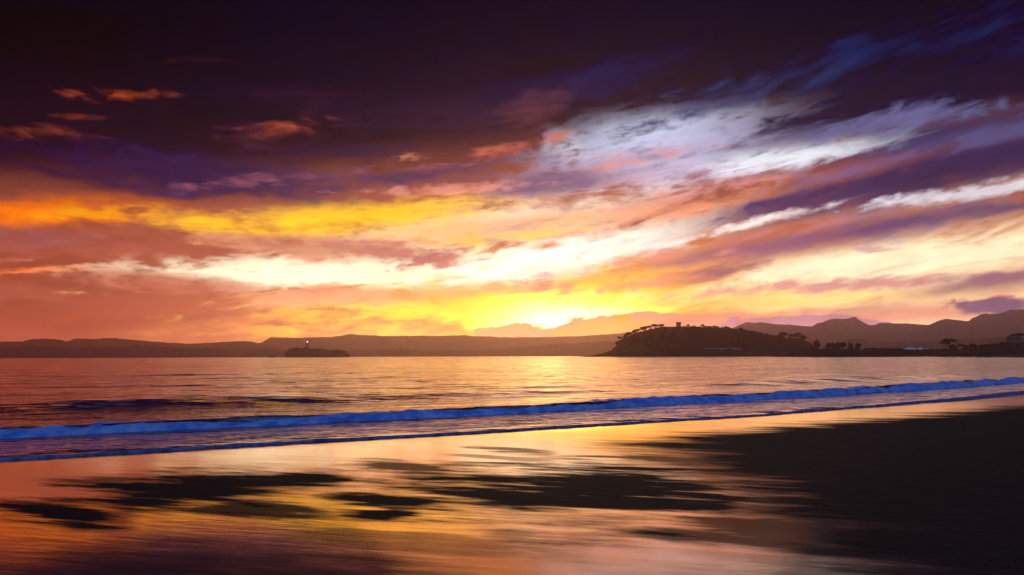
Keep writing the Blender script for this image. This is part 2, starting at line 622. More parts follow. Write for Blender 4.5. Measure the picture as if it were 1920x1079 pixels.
def sand_material():
    m = bpy.data.materials.new('wet_sand')
    m.use_nodes = True
    n = NT(m.node_tree)
    tc = n.new('ShaderNodeTexCoord').outputs['Object']
    x, y, z = n.sep(tc)
    # runnels left by the backwash, drawn out obliquely down the beach
    run = n.mapping(tc, (0, 0, 0), R(-15), (1, 1, 1))
    st, stc = n.noise(n.vmath('MULTIPLY', run, (.34, 1.25, 1)), .9, 6.0, .6)
    st2, _ = n.noise(n.vmath('MULTIPLY', run, (.42, 2.4, 1)), 1.6, 6.0, .62)
    fine, _ = n.noise(tc, 9.0, 4.0, .6)
    warp = n.vmath('MULTIPLY', n.vmath('SUBTRACT', stc, (.5, .5, .5)), (1.6, 1.1, 0))
    p = n.vmath('ADD', n.vmath('MULTIPLY', tc, (1, 1, 0)), warp)
    wx, wy, _z = n.sep(p)
    # landward distance from the swash edge
    sh = n.math('MULTIPLY_ADD', wx, n.math('MULTIPLY_ADD', wx, .0033, .545), 16.6)
    land = n.math('MULTIPLY', n.math('SUBTRACT', sh, wy), .86)
    rag = n.math('MULTIPLY_ADD', st, 1.0, n.math('MULTIPLY_ADD', st2, .8, -.9))
    a = n.smooth(n.math('MULTIPLY_ADD', rag, 2.6, land), 1.9, 3.6)
    b = n.smooth(n.math('MULTIPLY_ADD', rag, 3.4, wx), .3, 3.8)
    dry = n.math('MULTIPLY', a, b)
    # bars that have drained: (x1, y1, x2, y2, half thickness, strength) of the photograph's ground
    for (x1, y1, x2, y2, th, k) in (
            (190, 905, 560, 940, 56, 1.0), (90, 900, 300, 906, 10, .8), (320, 948, 640, 985, 18, .95),
            (490, 888, 660, 905, 20, 1.0), (660, 866, 860, 892, 13, .9), (740, 908, 1500, 940, 60, 1.0),
            (560, 932, 850, 958, 13, 1.0), (650, 970, 800, 970, 13, 1.0), (-40, 940, 250, 992, 24, 1.0),
            (80, 930, 260, 968, 9, .7), (480, 1004, 980, 1042, 20, .55), (880, 838, 1040, 854, 6, .8),
            (860, 856, 1060, 872, 6, .6), (1230, 836, 1460, 846, 6, .9), (1120, 858, 1400, 874, 8, .9),
            (900, 1005, 1010, 1018, 14, .5), (1120, 985, 1800, 1020, 34, .9), (-100, 1070, 800, 1084, 34, .7), (100, 1020, 620, 1050, 22, .5)):
        p1, p2 = ground(x1, y1), ground(x2, y2)
        c = (p1 + p2) / 2
        mid = ((x1 + x2) / 2, (y1 + y2) / 2)
        w = (ground(mid[0], mid[1] - th) - ground(mid[0], mid[1] + th)) / 2
        d = p2 - p1
        ang = math.atan2(d.y, d.x)
        perp = abs(-math.sin(ang) * w.x + math.cos(ang) * w.y)
        q = n.vmath('ADD', n.vmath('MULTIPLY', tc, (1, 1, 0)), n.scale(warp, .75))
        g = n.blob(q, (c.x, c.y, 0), ang, (d.length * .78, perp * 1.65, 1))
        gr = n.math('MULTIPLY', rag, n.math('MINIMUM', n.math('MULTIPLY', g, 6.0), 1.7))
        f = n.smooth(n.math('ADD', gr, g), .12, .68, 0.0, k)
        dry = n.math('MAXIMUM', dry, f)
    wet = n.math('SUBTRACT', 1.0, dry)
    film = n.new('ShaderNodeBsdfPrincipled')
    # a standing film of water: nearly a mirror, sunset warmth put into both its tints
    film.inputs['Base Color'].default_value = (.030, .022, .018, 1)
    film.inputs['IOR'].default_value = 1.6
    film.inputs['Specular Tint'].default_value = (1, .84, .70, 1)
    n.link(n.smooth(n.math('MULTIPLY_ADD', st, .6, n.math('MULTIPLY', st2, .4)), .35, .65, .03, .12), film.inputs['Roughness'])
    bp = n.new('ShaderNodeBump')
    bp.inputs['Strength'].default_value = .05
    bp.inputs['Distance'].default_value = .05
    n.link(n.math('MULTIPLY_ADD', fine, .12, st2), bp.inputs['Height'])
    n.link(bp.outputs[0], film.inputs['Normal'])
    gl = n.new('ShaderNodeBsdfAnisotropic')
    gl.inputs['Color'].default_value = (.96, .72, .50, 1)  # orange glow of the reflections put into the gloss colour
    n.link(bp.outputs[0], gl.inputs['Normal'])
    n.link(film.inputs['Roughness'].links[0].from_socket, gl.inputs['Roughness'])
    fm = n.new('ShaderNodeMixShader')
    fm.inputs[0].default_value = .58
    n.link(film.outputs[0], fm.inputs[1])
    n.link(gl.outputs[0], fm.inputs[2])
    damp = n.new('ShaderNodeBsdfPrincipled')
    n.link(n.mix(n.smooth(fine, .3, .7), (.014, .008, .010, 1), (.026, .015, .017, 1)), damp.inputs['Base Color'])
    damp.inputs['Roughness'].default_value = .7
    damp.inputs['Specular IOR Level'].default_value = .04
    bp2 = n.new('ShaderNodeBump')
    bp2.inputs['Strength'].default_value = .5
    bp2.inputs['Distance'].default_value = .03
    n.link(n.math('MULTIPLY_ADD', st2, .8, n.math('MULTIPLY', fine, .5)), bp2.inputs['Height'])
    n.link(bp2.outputs[0], damp.inputs['Normal'])
    mx = n.new('ShaderNodeMixShader')
    n.link(wet, mx.inputs[0])
    n.link(damp.outputs[0], mx.inputs[1])
    n.link(fm.outputs[0], mx.inputs[2])
    o = n.new('ShaderNodeOutputMaterial')
    n.link(mx.outputs[0], o.inputs[0])
    return m


def water_material():
    m = bpy.data.materials.new('sea_water')
    m.use_nodes = True
    n = NT(m.node_tree)
    tc = n.new('ShaderNodeTexCoord').outputs['Object']
    b = n.new('ShaderNodeBsdfPrincipled')
    b.inputs['Base Color'].default_value = (.02, .02, .06, 1)
    b.inputs['Specular Tint'].default_value = (1, .80, .88, 1)
    b.inputs['IOR'].default_value = 1.45
    b.inputs['Roughness'].default_value = .10
    along = n.mapping(tc, (0, 0, 0), R(22), (1, 1, 1))
    w1, _ = n.noise(n.vmath('MULTIPLY', along, (.35, 1.3, 1)), .8, 4.0, .6)
    w2, _ = n.noise(n.vmath('MULTIPLY', tc, (.25, 1.0, 1)), .12, 4.0, .6)
    bp = n.new('ShaderNodeBump')
    bp.inputs['Strength'].default_value = .9
    bp.inputs['Distance'].default_value = .24
    n.link(n.math('MULTIPLY_ADD', w2, 4.0, w1), bp.inputs['Height'])
    n.link(bp.outputs[0], b.inputs['Normal'])
    # worn foam inside the surf; mauve reflection of the ripples put into its colour
    x, y, z = n.sep(tc)
    sh = n.math('MULTIPLY_ADD', x, n.math('MULTIPLY_ADD', x, .0033, .545), 16.6)
    sea = n.math('MULTIPLY', n.math('SUBTRACT', y, sh), .86)
    lace, _ = n.noise(n.vmath('MULTIPLY', along, (.5, 1.6, 1)), 2.4, 6.0, .68, dist=.5)
    near = n.math('MULTIPLY', n.smooth(sea, .0, .4), n.smooth(sea, 3.2, 4.6, 1.0, 0.0))
    fo = n.math('MULTIPLY', n.smooth(lace, .42, .64, 0.0, .5), near)
    d = n.new('ShaderNodeBsdfDiffuse')
    d.inputs[0].default_value = (.30, .20, .40, 1)
    mx = n.new('ShaderNodeMixShader')
    n.link(fo, mx.inputs[0])
    gl = n.new('ShaderNodeBsdfAnisotropic')      # added sheen on the sea, evening pink put into its tint
    gl.inputs['Color'].default_value = (1, .80, .82, 1)
    gl.inputs['Roughness'].default_value = .12
    n.link(bp.outputs[0], gl.inputs['Normal'])
    gm = n.new('ShaderNodeMixShader')
    gm.inputs[0].default_value = .42
    n.link(b.outputs[0], gm.inputs[1])
    n.link(gl.outputs[0], gm.inputs[2])
    n.link(gm.outputs[0], mx.inputs[1])
    n.link(d.outputs[0], mx.inputs[2])
    o = n.new('ShaderNodeOutputMaterial')
    n.link(mx.outputs[0], o.inputs[0])
    return m


def foam_material(name, lo, hi, k):
    m = bpy.data.materials.new(name)
    m.use_nodes = True
    n = NT(m.node_tree)
    tc = n.new('ShaderNodeTexCoord').outputs['Object']
    b = n.new('ShaderNodeBsdfPrincipled')
    nz, _ = n.noise(tc, k, 5.0, .65)
    n.link(n.mix(n.smooth(nz, .35, .65), lo, hi), b.inputs['Base Color'])
    b.inputs['Roughness'].default_value = .6
    b.inputs['Specular IOR Level'].default_value = .2
    bp = n.new('ShaderNodeBump')
    bp.inputs['Strength'].default_value = .6
    bp.inputs['Distance'].default_value = .05
    n.link(nz, bp.inputs['Height'])
    n.link(bp.outputs[0], b.inputs['Normal'])
    o = n.new('ShaderNodeOutputMaterial')
    n.link(b.outputs[0], o.inputs[0])
    return m


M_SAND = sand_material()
M_WATER = water_material()
M_FOAM = foam_material('surf_foam', (.10, .21, .74, 1), (.36, .46, .97, 1), 2.4)  # white foam, with the blue of the sky light put into its colour
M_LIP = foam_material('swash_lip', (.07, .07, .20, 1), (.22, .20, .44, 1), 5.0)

Xg, Yg = polar(-180, 180, 361, steps(.4, 9300, 1.045))
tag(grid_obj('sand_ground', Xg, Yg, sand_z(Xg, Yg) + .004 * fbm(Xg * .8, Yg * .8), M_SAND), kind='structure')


def bore_s(X):
    return 3.72 + .015 * np.clip(X, -15, 40) + .22 * fbm(X * .16, X * 0 + 3.3, 3)


def bore_h(X):
    return .22 + .0035 * np.clip(X, -10, 60) + .085 * fbm(X * .4, X * 0 + 9.1, 4, .6)


def sea_z(X, Y):
    s = shore_s(X, Y)
    lip = .42 * fbm(X * .17, X * 0 + 1.7, 5, .55)
    z = .012 + .035 * sstep(0, .5, s - lip) + .02 * sstep(.5, 2.5, s)
    sb, hb = bore_s(X), bore_h(X)
    ds = s - sb
    z = z + hb * .92 * np.where(ds < .45, sstep(-.05, .45, ds), np.exp(-((ds - .45) / 1.5) ** 2))
    # an unbroken swell behind the surf
    sw = 12.2 + .5 * fbm(X * .06, X * 0 + 5.5, 2)
    amp = .26 * (1 - .8 * np.exp(-((X - 5) / 6.5) ** 2)) * (1 - .5 * sstep(16, 40, X)) * (1 + .35 * fbm(X * .3, Y * .3, 3))
    z = z + amp * np.exp(-((s - sw) / np.where(s < sw, 1.3, 2.2)) ** 2)
    far = sstep(5, 16, s)
    # chop, longer along the crests
    tt = X * .9 + Y * .42
    z = z + far * .11 * np.maximum(fbm(tt * .14, s * .62, 5, .58) + .15, 0) ** 1.6 + sstep(.3, 1.5, s) * .012 * fbm(tt * .6, s * 2.2, 4)
    z = z + sstep(25, 70, s) * .17 * fbm(tt * .03, s * .17, 5, .6) * np.clip(900 / np.maximum(s, 1), 0, 1)
    return np.where(s < lip, np.minimum(z, sand_z(X, Y) - .02 - .3 * np.minimum(lip - s, .3)), z)


rad = steps(7, 75, 1.0035) + steps(75.6, 400, 1.012)[0:] + steps(405, 9200, 1.05)
Xs, Ys = polar(-56, 56, 620, rad)
Ss = shore_s(Xs, Ys)
keep = np.minimum(np.minimum(Ss[:-1, :-1], Ss[1:, 1:]), np.minimum(Ss[:-1, 1:], Ss[1:, :-1])) > -.6
tag(grid_obj('sea', Xs, Ys, sea_z(Xs, Ys), M_WATER, keep), kind='structure')


def strip(name, Xl, off, prof, m):
    """foam roll along the shore: prof(X, k) -> (seaward offset, height) arrays over cross-section k"""
    kx = .545 + .0066 * np.clip(Xl, -60, 420)
    nrm = np.sqrt(1 + kx * kx)
    K = np.linspace(0, 1, off)
    Xm, Km = np.meshgrid(Xl, K)
    s, h = prof(Xm, Km)
    nx, ny = (-kx / nrm)[None, :], (1 / nrm)[None, :]
    X = Xm + nx * s
    Y = shore_y(Xl)[None, :] + ny * s
    return grid_obj(name, X, Y, h, m)


Xl = np.concatenate([np.arange(-26, 14, .05), np.arange(14, 40, .1), np.arange(40, 110, .3)])


def bore_prof(X, K):
    sb, hb = bore_s(X), bore_h(X)
    lump = fbm(X * 2.2, K * 5 + 40, 4)
    lump2 = fbm(X * .55, K * 2 + 70, 3)
    s = sb - .16 + 1.15 * K ** 1.25 + .05 * lump + .10 * lump2 * (1 - K)
    h = hb * (np.sin(np.clip(K * 1.35, 0, 1) * math.pi / 2) ** .7) * (1 - .35 * sstep(.55, 1, K))
    h = h + .05 + .05 * lump * sstep(0, .2, K) + .06 * lump2 * sstep(0, .3, K)
    h = np.where(K > .9, h - (K - .9) * 2.2, h)
    return s, h - .12 * (K < .02)


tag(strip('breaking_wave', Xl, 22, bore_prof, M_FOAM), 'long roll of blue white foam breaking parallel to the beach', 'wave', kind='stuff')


def swash_prof(X, K):
    lip = .42 * fbm(X * .17, X * 0 + 1.7, 5, .55)
    wide = .05 + .40 * sstep(8, 26, X) + .07 * (fbm(X * .5, X * 0 + 8.8, 3) + .5)
    s = lip - .04 + wide * K + .02 * fbm(X * 5, K * 3 + 5, 3)
    h = (.02 + .045 * sstep(6, 24, X)) * np.sin(np.clip(K, 0, 1) * math.pi) ** .6 + .016 + .038 * sstep(0, .5, s - lip)
    h = h + .012 * fbm(X * 4, K * 4 + 60, 3) * np.sin(K * math.pi)
    return s, np.where((K < .02) | (K > .98), h - .06, h)


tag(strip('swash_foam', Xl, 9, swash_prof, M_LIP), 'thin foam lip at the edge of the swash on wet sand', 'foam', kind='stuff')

# ------------------------------------------------------------------ far land
M_HILL = mat('hill_scrub', (.028, .030, .018), .95, .05, .45, .01, .2)
M_MOUNT = mat('mountain', (.030, .030, .045), .95, .05, .3, .003, .2)
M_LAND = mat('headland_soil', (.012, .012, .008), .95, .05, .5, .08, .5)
M_ROCK = mat('dark_rock', (.014, .012, .011), .9, .15, .5, .15, .6)


def ridge(name, pts, dist, front, back, m, bumps=0.0, freq=.05, seed=0.0, dvar=.06):
    """range of hills whose crest is seen along pts (photo pixels) at a distance; real depth in front and behind"""
    xs = np.arange(pts[0][0], pts[-1][0] + 1, 2.0)
    ys = np.interp(xs, [p[0] for p in pts], [p[1] for p in pts])
    ys = ys + bumps * fbm(xs * freq, xs * 0 + seed, 5, .62)
    D = dist * (1 + dvar * fbm(xs * .008, xs * 0 + seed + 4, 3))
    P = np.array([at(a, b, d) for a, b, d in zip(xs, ys, D)])
    crest = np.maximum(P[:, 2], -3)
    rows = []
    T = np.concatenate([np.linspace(-1, 0, 14), np.linspace(.12, 1, 7)])
    for t in T:
        dd = D + t * (front if t < 0 else back)
        X = P[:, 0] * dd / D if t <= 0 else P[:, 0] * (1 + (dd / D - 1))
        prof = max(0.0, math.cos(t * math.pi / 2)) ** (1.1 if t < 0 else .9)
        rough_ = 1 + .28 * fbm(xs * .05 + t * 3, xs * 0 + t * 4 + seed, 4) * math.sin(abs(t) * math.pi)
        z = crest * prof * rough_ * (np.clip(dd / D, .2, 1) if t < 0 else 1) - 4 * abs(t)
        rows.append(np.stack([X, dd, z], -1))
    A = np.array(rows)
    return tag(grid_obj(name, A[..., 0], A[..., 1], A[..., 2], m), kind='structure')


ridge('mountains', [(1330, 640), (1380, 612), (1400, 605), (1440, 606), (1480, 610), (1520, 612), (1540, 606), (1562, 598), (1590, 598),
                    (1602, 595), (1612, 601), (1630, 611), (1660, 608), (1680, 606), (1710, 608), (1740, 610), (1800, 614), (1900, 616),
                    (2100, 612), (2400, 610)], 4700, 1100, 1000, M_MOUNT, 1.6, .06, 2)
ridge('mountains', [(1700, 625), (1745, 608), (1760, 601), (1775, 598), (1795, 600), (1815, 603), (1822, 598), (1838, 591), (1870, 588),
                    (1895, 582), (1930, 581), (2000, 584), (2150, 592), (2400, 605)], 4150, 800, 1000, M_MOUNT, 1.4, .07, 12)
ridge('hills', [(360, 658), (440, 646), (490, 643), (508, 633), (560, 634), (620, 632), (660, 627), (690, 629), (720, 631), (780, 630), (860, 630),
                (910, 631), (960, 633), (1040, 632), (1100, 630), (1160, 626), (1220, 622), (1300, 624), (1360, 628), (1420, 634), (1500, 640)],
      7000, 1600, 1500, M_HILL, 1.2, .05, 3)
ridge('hills', [(-500, 640), (-200, 646), (0, 641), (40, 641), (60, 636), (100, 636), (125, 640), (140, 635), (170, 637), (205, 634), (240, 637),
                (290, 641), (350, 645), (380, 644), (440, 640), (465, 640), (490, 645), (540, 660)], 5600, 1300, 1500, M_HILL, 1.0, .06, 5)
ridge('hills', [(-500, 648), (0, 652), (50, 648), (90, 649), (150, 652), (200, 651), (270, 647), (300, 650), (340, 653), (400, 653), (440, 655),
                (490, 653), (520, 655), (560, 662), (600, 670)], 3600, 700, 900, M_HILL, 2.2, .12, 8)
ridge('hills', [(100, 671), (130, 668), (200, 663), (260, 659), (310, 661), (350, 666), (380, 671)], 3000, 300, 300, M_HILL, 1.8, .12, 9)
ridge('hills', [(560, 670), (640, 659), (700, 656), (760, 655), (800, 658), (860, 657), (900, 657), (950, 654), (1000, 649), (1050, 645), (1090, 643),
                (1150, 640), (1220, 640), (1300, 644), (1400, 655)], 4300, 700, 900, M_HILL, 2.4, .13, 14)
ridge('hills', [(1480, 668), (1530, 652), (1570, 646), (1592, 635), (1620, 636), (1640, 640), (1680, 641), (1740, 640), (1800, 636), (1860, 633),
                (1920, 632), (2000, 630), (2200, 640)], 2600, 600, 700, M_HILL, 2.4, .12, 20)


# ------------------------------------------------------------------ islet with lighthouse
def lump_land(name, outline, dist, half, m, rough=2.0, seed=0.0, sharp=.35, nx=2.0, rows=25):
    """land whose skyline is the outline, with depth +-half behind and before its axis"""
    xs = np.arange(outline[0][0], outline[-1][0] + nx, nx)
    ys = np.interp(xs, [p[0] for p in outline], [p[1] for p in outline])
    P = np.array([at(a, b, dist) for a, b in zip(xs, ys)])
    h = np.maximum(P[:, 2], 0)
    hm = h.max()
    T = np.linspace(-1, 1, rows)
    A = []
    for t in T:
        w = half * np.clip(h / hm * 1.6, .25, 1) ** .5
        prof = (max(0, 1 - abs(t) ** 2.6)) ** sharp
        z = h * prof - 3 * (abs(t) > .97)
        z = z + rough * fbm(P[:, 0] * .07 + seed, P[:, 0] * 0 + t * half * .07, 5) * (abs(t) > .12) * (z > .5) * (abs(t) < .95)
        z = np.minimum(z, h)
        A.append(np.stack([P[:, 0], dist + t * w + rough * fbm(P[:, 0] * .1 + 9, z * .15 + seed, 3), z], -1))
    A = np.array(A)
    A[:, 0, 2] = A[:, -1, 2] = -3
    return grid_obj(name, A[..., 0], A[..., 1], A[..., 2], m)


ISD = 1900
tag(lump_land('islet', [(534, 671.3), (541, 670), (543, 662), (548, 655), (554, 651.5), (561, 652.5), (568, 654), (590, 654), (602, 653.6), (612, 656),
                        (622, 656.6), (634, 655.6), (644, 658.5), (650, 663), (652, 668), (654, 671.3)], ISD, 48, M_ROCK, 3.5, 2.0, .3, .7), kind='structure')
tag(lump_land('sea_rock', [(501, 671.5), (503, 668.5), (506, 667), (512, 667.3), (515, 669), (517, 671.5)], ISD - 60, 7, M_ROCK, .5, 7.0, .4, .7),
    'small dark rock awash in the sea next to the lighthouse islet', 'rock')

M_STONE = mat('weathered_stone', (.07, .065, .08), .8, .2, .2, .3, .2)
M_IRON = mat('dark_iron', (.03, .03, .035), .5, .4, .2, 1.0)
M_LAMP = mat('lighthouse_lamp', (.9, .9, .85), .4, .2, emit=((1, .96, .88, 1), 2.5 * KX))
M_ROOF = mat('slate_roof', (.05, .045, .045), .8, .2, .3, .4, .2)
M_DARKGLASS = mat('window_glass', (.02, .022, .03), .12, .5)

lp = at(576, 654.2, ISD)
lh = thing('lighthouse', (lp.x, lp.y, lp.z - .6), 'slender lighthouse with lit lantern on top of the rocky islet', 'lighthouse')
bm = bmesh.new()
add_lathe(bm, [(2.6, 0), (2.3, 3), (1.95, 16.2), (1.9, 17.0)], 16)
bm_obj('tower', bm, M_STONE, lh, True)
bm = bmesh.new()
add_lathe(bm, [(2.0, 16.8), (3.0, 17.4), (3.1, 17.7), (3.1, 17.9)], 16)
gal = bm_obj('gallery', bm, M_STONE, lh)
bm = bmesh.new()
for i in range(12):
    a = i * math.pi / 6
    add_box(bm, (2.95 * math.cos(a), 2.95 * math.sin(a), 17.9), (.12, .12, 1.1))
add_lathe(bm, [(2.9, 18.95), (3.0, 18.95), (3.0, 19.05), (2.9, 19.05)], 16)
bm_obj('railing', bm, M_IRON, gal)
bm = bmesh.new()
add_lathe(bm, [(1.45, 17.9), (1.5, 18.2), (1.5, 20.6), (1.4, 20.8)], 14)
bm_obj('lantern', bm, M_LAMP, lh, True)
bm = bmesh.new()
add_lathe(bm, [(1.9, 20.8), (1.75, 21.2), (1.1, 22.0), (.3, 22.5), (.12, 22.7), (.1, 24.2)], 14)
bm_obj('dome', bm, M_IRON, lh, True)
bm = bmesh.new()
add_box(bm, (-2.2, 0, -1.0), (15, 9, 5.6))
hs = bm_obj('keepers_house', bm, M_STONE, lh)
bm = bmesh.new()
add_box(bm, (-2.2, 0, 4.6), (15.6, 9.6, 1.5), .55)
bm_obj('roof', bm, M_ROOF, hs)
for i in range(5):
    bm = bmesh.new()
    add_box(bm, (-7.6 + i * 2.7, -4.5, 1.6), (1.0, .12, 1.6))
    bm_obj('window', bm, M_DARKGLASS, hs)

# ------------------------------------------------------------------ trees
M_BARK = mat('bark', (.035, .026, .02), .9, .1, .4, .8, .3)
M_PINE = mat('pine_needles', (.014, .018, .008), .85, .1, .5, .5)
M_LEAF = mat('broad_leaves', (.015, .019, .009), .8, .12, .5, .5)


def crown_mesh(name, blobs, nleaf, size, seed, m):
    """leaf clumps, each a bent quad, spread through ellipsoid blobs (cx, cy, cz, rx, ry, rz)"""
    r = random.Random(seed)
    V, F = [], []
    vol = [b[3] * b[4] * b[5] for b in blobs]
    for b, w in zip(blobs, vol):
        for _ in range(max(8, int(nleaf * w / sum(vol)))):
            d = Vector((r.gauss(0, 1), r.gauss(0, 1), r.gauss(0, 1))).normalized() * (r.random() ** .42)
            c = Vector((b[0] + d.x * b[3], b[1] + d.y * b[4], b[2] + d.z * b[5]))
            a = Vector((r.gauss(0, 1), r.gauss(0, 1), r.gauss(0, .6))).normalized()
            e = a.orthogonal().normalized()
            e.rotate(Matrix.Rotation(r.random() * 6.28, 3, a))
            s = size * r.uniform(.6, 1.3)
            k = len(V)
            V += [c - a * s, c - e * s * .7 + a.cross(e) * s * .25, c + a * s, c + e * s * .7 + a.cross(e) * s * .25]
            F += [(k, k + 1, k + 2), (k, k + 2, k + 3)]
    me = bpy.data.meshes.new(name)
    me.from_pydata([tuple(v) for v in V], [], F)
    me.materials.append(m)
    return me


def trunk_mesh(name, h, r0, seed, limbs, lean=.5):
    r = random.Random(seed)
    bm = bmesh.new()
    dx, dy = r.uniform(-lean, lean), r.uniform(-lean, lean)
    top = Vector((dx, dy, h))
    add_tube(bm, [(0, 0, -.8), (dx * .2, dy * .3, h * .35), (dx * .6, dy * .5, h * .7), top], [r0 * 1.3, r0, r0 * .75, r0 * .4], 7)
    for i in range(limbs):
        a = r.uniform(0, 6.28)
        z0 = h * r.uniform(.45, .8)
        L = h * r.uniform(.3, .45)
        s = Vector((dx * z0 / h * .8, dy * z0 / h * .8, z0))
        add_tube(bm, [s, s + Vector((math.cos(a) * L * .5, math.sin(a) * L * .5, L * .35)),
                      s + Vector((math.cos(a) * L, math.sin(a) * L, L * .55))], [r0 * .45, r0 * .3, r0 * .12], 5)
    me = bpy.data.meshes.new(name)
    bm.to_mesh(me)
    bm.free()
    me.materials.append(M_BARK)
    return me


def pine_kind(seed):
    r = random.Random(seed)
    h = 8.5
    bl = [(0, 0, h + .6, 3.2, 3.2, 1.3)]
    for i in range(6):
        a = i * 1.05 + r.random()
        d = r.uniform(2.0, 3.6)
        bl.append((d * math.cos(a), d * math.sin(a), h - r.uniform(-.6, 1.2), r.uniform(1.3, 2.0), r.uniform(1.3, 2.0), r.uniform(.7, 1.1)))
    return trunk_mesh('trunk', h, .34, seed, 5), crown_mesh('crown', bl, 420, .55, seed, M_PINE)


def leafy_kind(seed):
    r = random.Random(seed)
    h = 5.2
    bl = [(0, 0, h + .8, 2.7, 2.7, 2.6)]
    for i in range(7):
        a = i * .9 + r.random()
        d = r.uniform(1.2, 2.6)
        bl.append((d * math.cos(a), d * math.sin(a), h + r.uniform(-1.8, 1.8), r.uniform(1.1, 1.8), r.uniform(1.1, 1.8), r.uniform(1.0, 1.6)))
    return trunk_mesh('trunk', h, .28, seed, 5), crown_mesh('crown', bl, 480, .55, seed, M_LEAF)


def bush_kind(seed):
    r = random.Random(seed)
    bl = [(0, 0, 1.7, 3.0, 2.6, 1.7)]
    for i in range(4):
        a = i * 1.5 + r.random()
        bl.append((2.2 * math.cos(a), 1.8 * math.sin(a), r.uniform(1, 1.9), 1.5, 1.4, 1.1))
    return trunk_mesh('trunk', 1.6, .16, seed, 4), crown_mesh('crown', bl, 420, .5, seed, M_LEAF)


KINDS = {'pine_tree': [pine_kind(s) for s in (1, 2, 3, 4)], 'leafy_tree': [leafy_kind(s) for s in (11, 12, 13)],
         'bush': [bush_kind(s) for s in (21, 22)]}
rt = random.Random(5)


def plant(kind, loc, size, label, cat, group, wide=1.0):
    t, c = rt.choice(KINDS[kind])
    o = thing(kind, loc, label, cat, group, rt.uniform(0, 6.28))
    o.scale = (size * wide, size * wide, size)
    for nm, me in (('trunk', t), ('crown', c)):
        link(bpy.data.objects.new(nm, me), o)
    return o


# ------------------------------------------------------------------ wooded headland
HD = 1100
CREST = [(1092, 668.8), (1110, 667), (1130, 663), (1150, 657), (1160, 647), (1170, 640), (1185, 634), (1205, 627), (1225, 622), (1250, 619), (1290, 619), (1330, 621),
         (1370, 624), (1400, 628), (1430, 635), (1460, 639), (1490, 643), (1505, 650), (1520, 655), (1545, 662), (1560, 668.8)]
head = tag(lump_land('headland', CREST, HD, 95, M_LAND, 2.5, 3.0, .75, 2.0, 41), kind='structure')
head_co = np.array([v.co[:] for v in head.data.vertices]).reshape(41, -1, 3)


def head_point(px, t):
    """point of the headland's ground: photo column and depth -1 (shore facing the beach) .. 1"""
    j = min(head_co.shape[1] - 1, max(0, int((px - CREST[0][0]) / 2)))
    i = int((t + 1) / 2 * 40)
    return Vector(head_co[i, j])


g1 = 'trees on the wooded headland'
for px in np.arange(1163, 1240, 5.2):            # open umbrella pines on the seaward shoulder
    p = head_point(px + rt.uniform(-1.5, 1.5), rt.uniform(-.25, .1))
    plant('pine_tree', p, rt.uniform(.95, 1.25), 'umbrella pine on the sunward shoulder of the headland left of the palace', 'tree', g1)
for px in np.arange(1236, 1462, 3.6):            # skyline
    if 1262 < px < 1283:
        continue
    p = head_point(px + rt.uniform(-2, 2), rt.uniform(-.15, .12))
    low = 1230 < px < 1292
    kd = rt.choice(['pine_tree', 'leafy_tree'])
    nm = 'umbrella pine' if kd == 'pine_tree' else 'rounded leafy tree'
    lb = ('low ' + nm + ' at the foot of the palace on the headland' if low else
          nm + ' on the headland skyline between palace and promenade wall' if px < 1320 else
          nm + ' on the headland skyline straight above the long promenade wall' if px < 1388 else
          nm + ' on the falling skyline between promenade wall and landward clump')
    plant(kd, p, rt.uniform(.3, .45) if low else rt.uniform(.7, 1.0), lb, 'tree', g1)
for px in np.arange(1464, 1506, 4.2):            # tall clump at the landward end
    p = head_point(px + rt.uniform(-1.5, 1.5), rt.uniform(-.3, .1))
    plant('pine_tree', p, rt.uniform(1.15, 1.6), 'tall umbrella pine in the clump at the landward end of the headland', 'tree', g1)

# the wood on the slopes reads as one mass
blobs = []
for k in range(1300):
    px = rt.uniform(1160, 1505)
    p = head_point(px, rt.uniform(-.85, .25))
    if p.z < 5:
        continue
    s = rt.uniform(2.0, 3.8)
    blobs.append((p.x, p.y, p.z + s * .9, s, s, s * .8))
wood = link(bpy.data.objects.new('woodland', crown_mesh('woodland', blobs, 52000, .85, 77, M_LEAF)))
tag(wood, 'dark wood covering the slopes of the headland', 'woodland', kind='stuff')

# palace with a crenellated tower
M_WALL = mat('palace_stone', (.24, .20, .17), .85, .15, .25, .3, .2)
pp = at(1262, 619, HD)
pal = thing('palace', (pp.x, pp.y - 4, pp.z - 2), 'palace with square battlemented tower on top of the wooded headland', 'palace')
mpx = HD / FPX
bm = bmesh.new()
add_box(bm, (0, 0, 0), (52, 14, 5.2))
wl = bm_obj('wall', bm, M_WALL, pal)
for i in range(11):
    bm = bmesh.new()
    add_box(bm, (-23 + i * 4.6, -7.02, 1.6), (1.3, .16, 2.2))
    bm_obj('window', bm, M_DARKGLASS, wl)
bm = bmesh.new()
add_box(bm, (0, 0, 5.2), (53, 15, 1.6), .8)
rf = bm_obj('roof', bm, M_ROOF, pal)
for cx in (-20, -16.5, -6):
    bm = bmesh.new()
    add_box(bm, (cx, 1, 6.0), (.9, .9, 2.2))
    bm_obj('chimney', bm, M_WALL, rf)
tx = (1271.5 - 1262) * mpx
bm = bmesh.new()
add_box(bm, (tx, 0, 0), (6.0, 6.0, 11.2), .93)
tw = bm_obj('tower', bm, M_WALL, pal)
bm = bmesh.new()
for z0, s0, s1, hh in ((11.2, 5.7, 7.2, 1.0), (12.2, 7.2, 7.2, 1.0)):
    add_box(bm, (tx, 0, z0), (s0, s0, hh), s1 / s0)
pr = bm_obj('parapet', bm, M_WALL, tw)
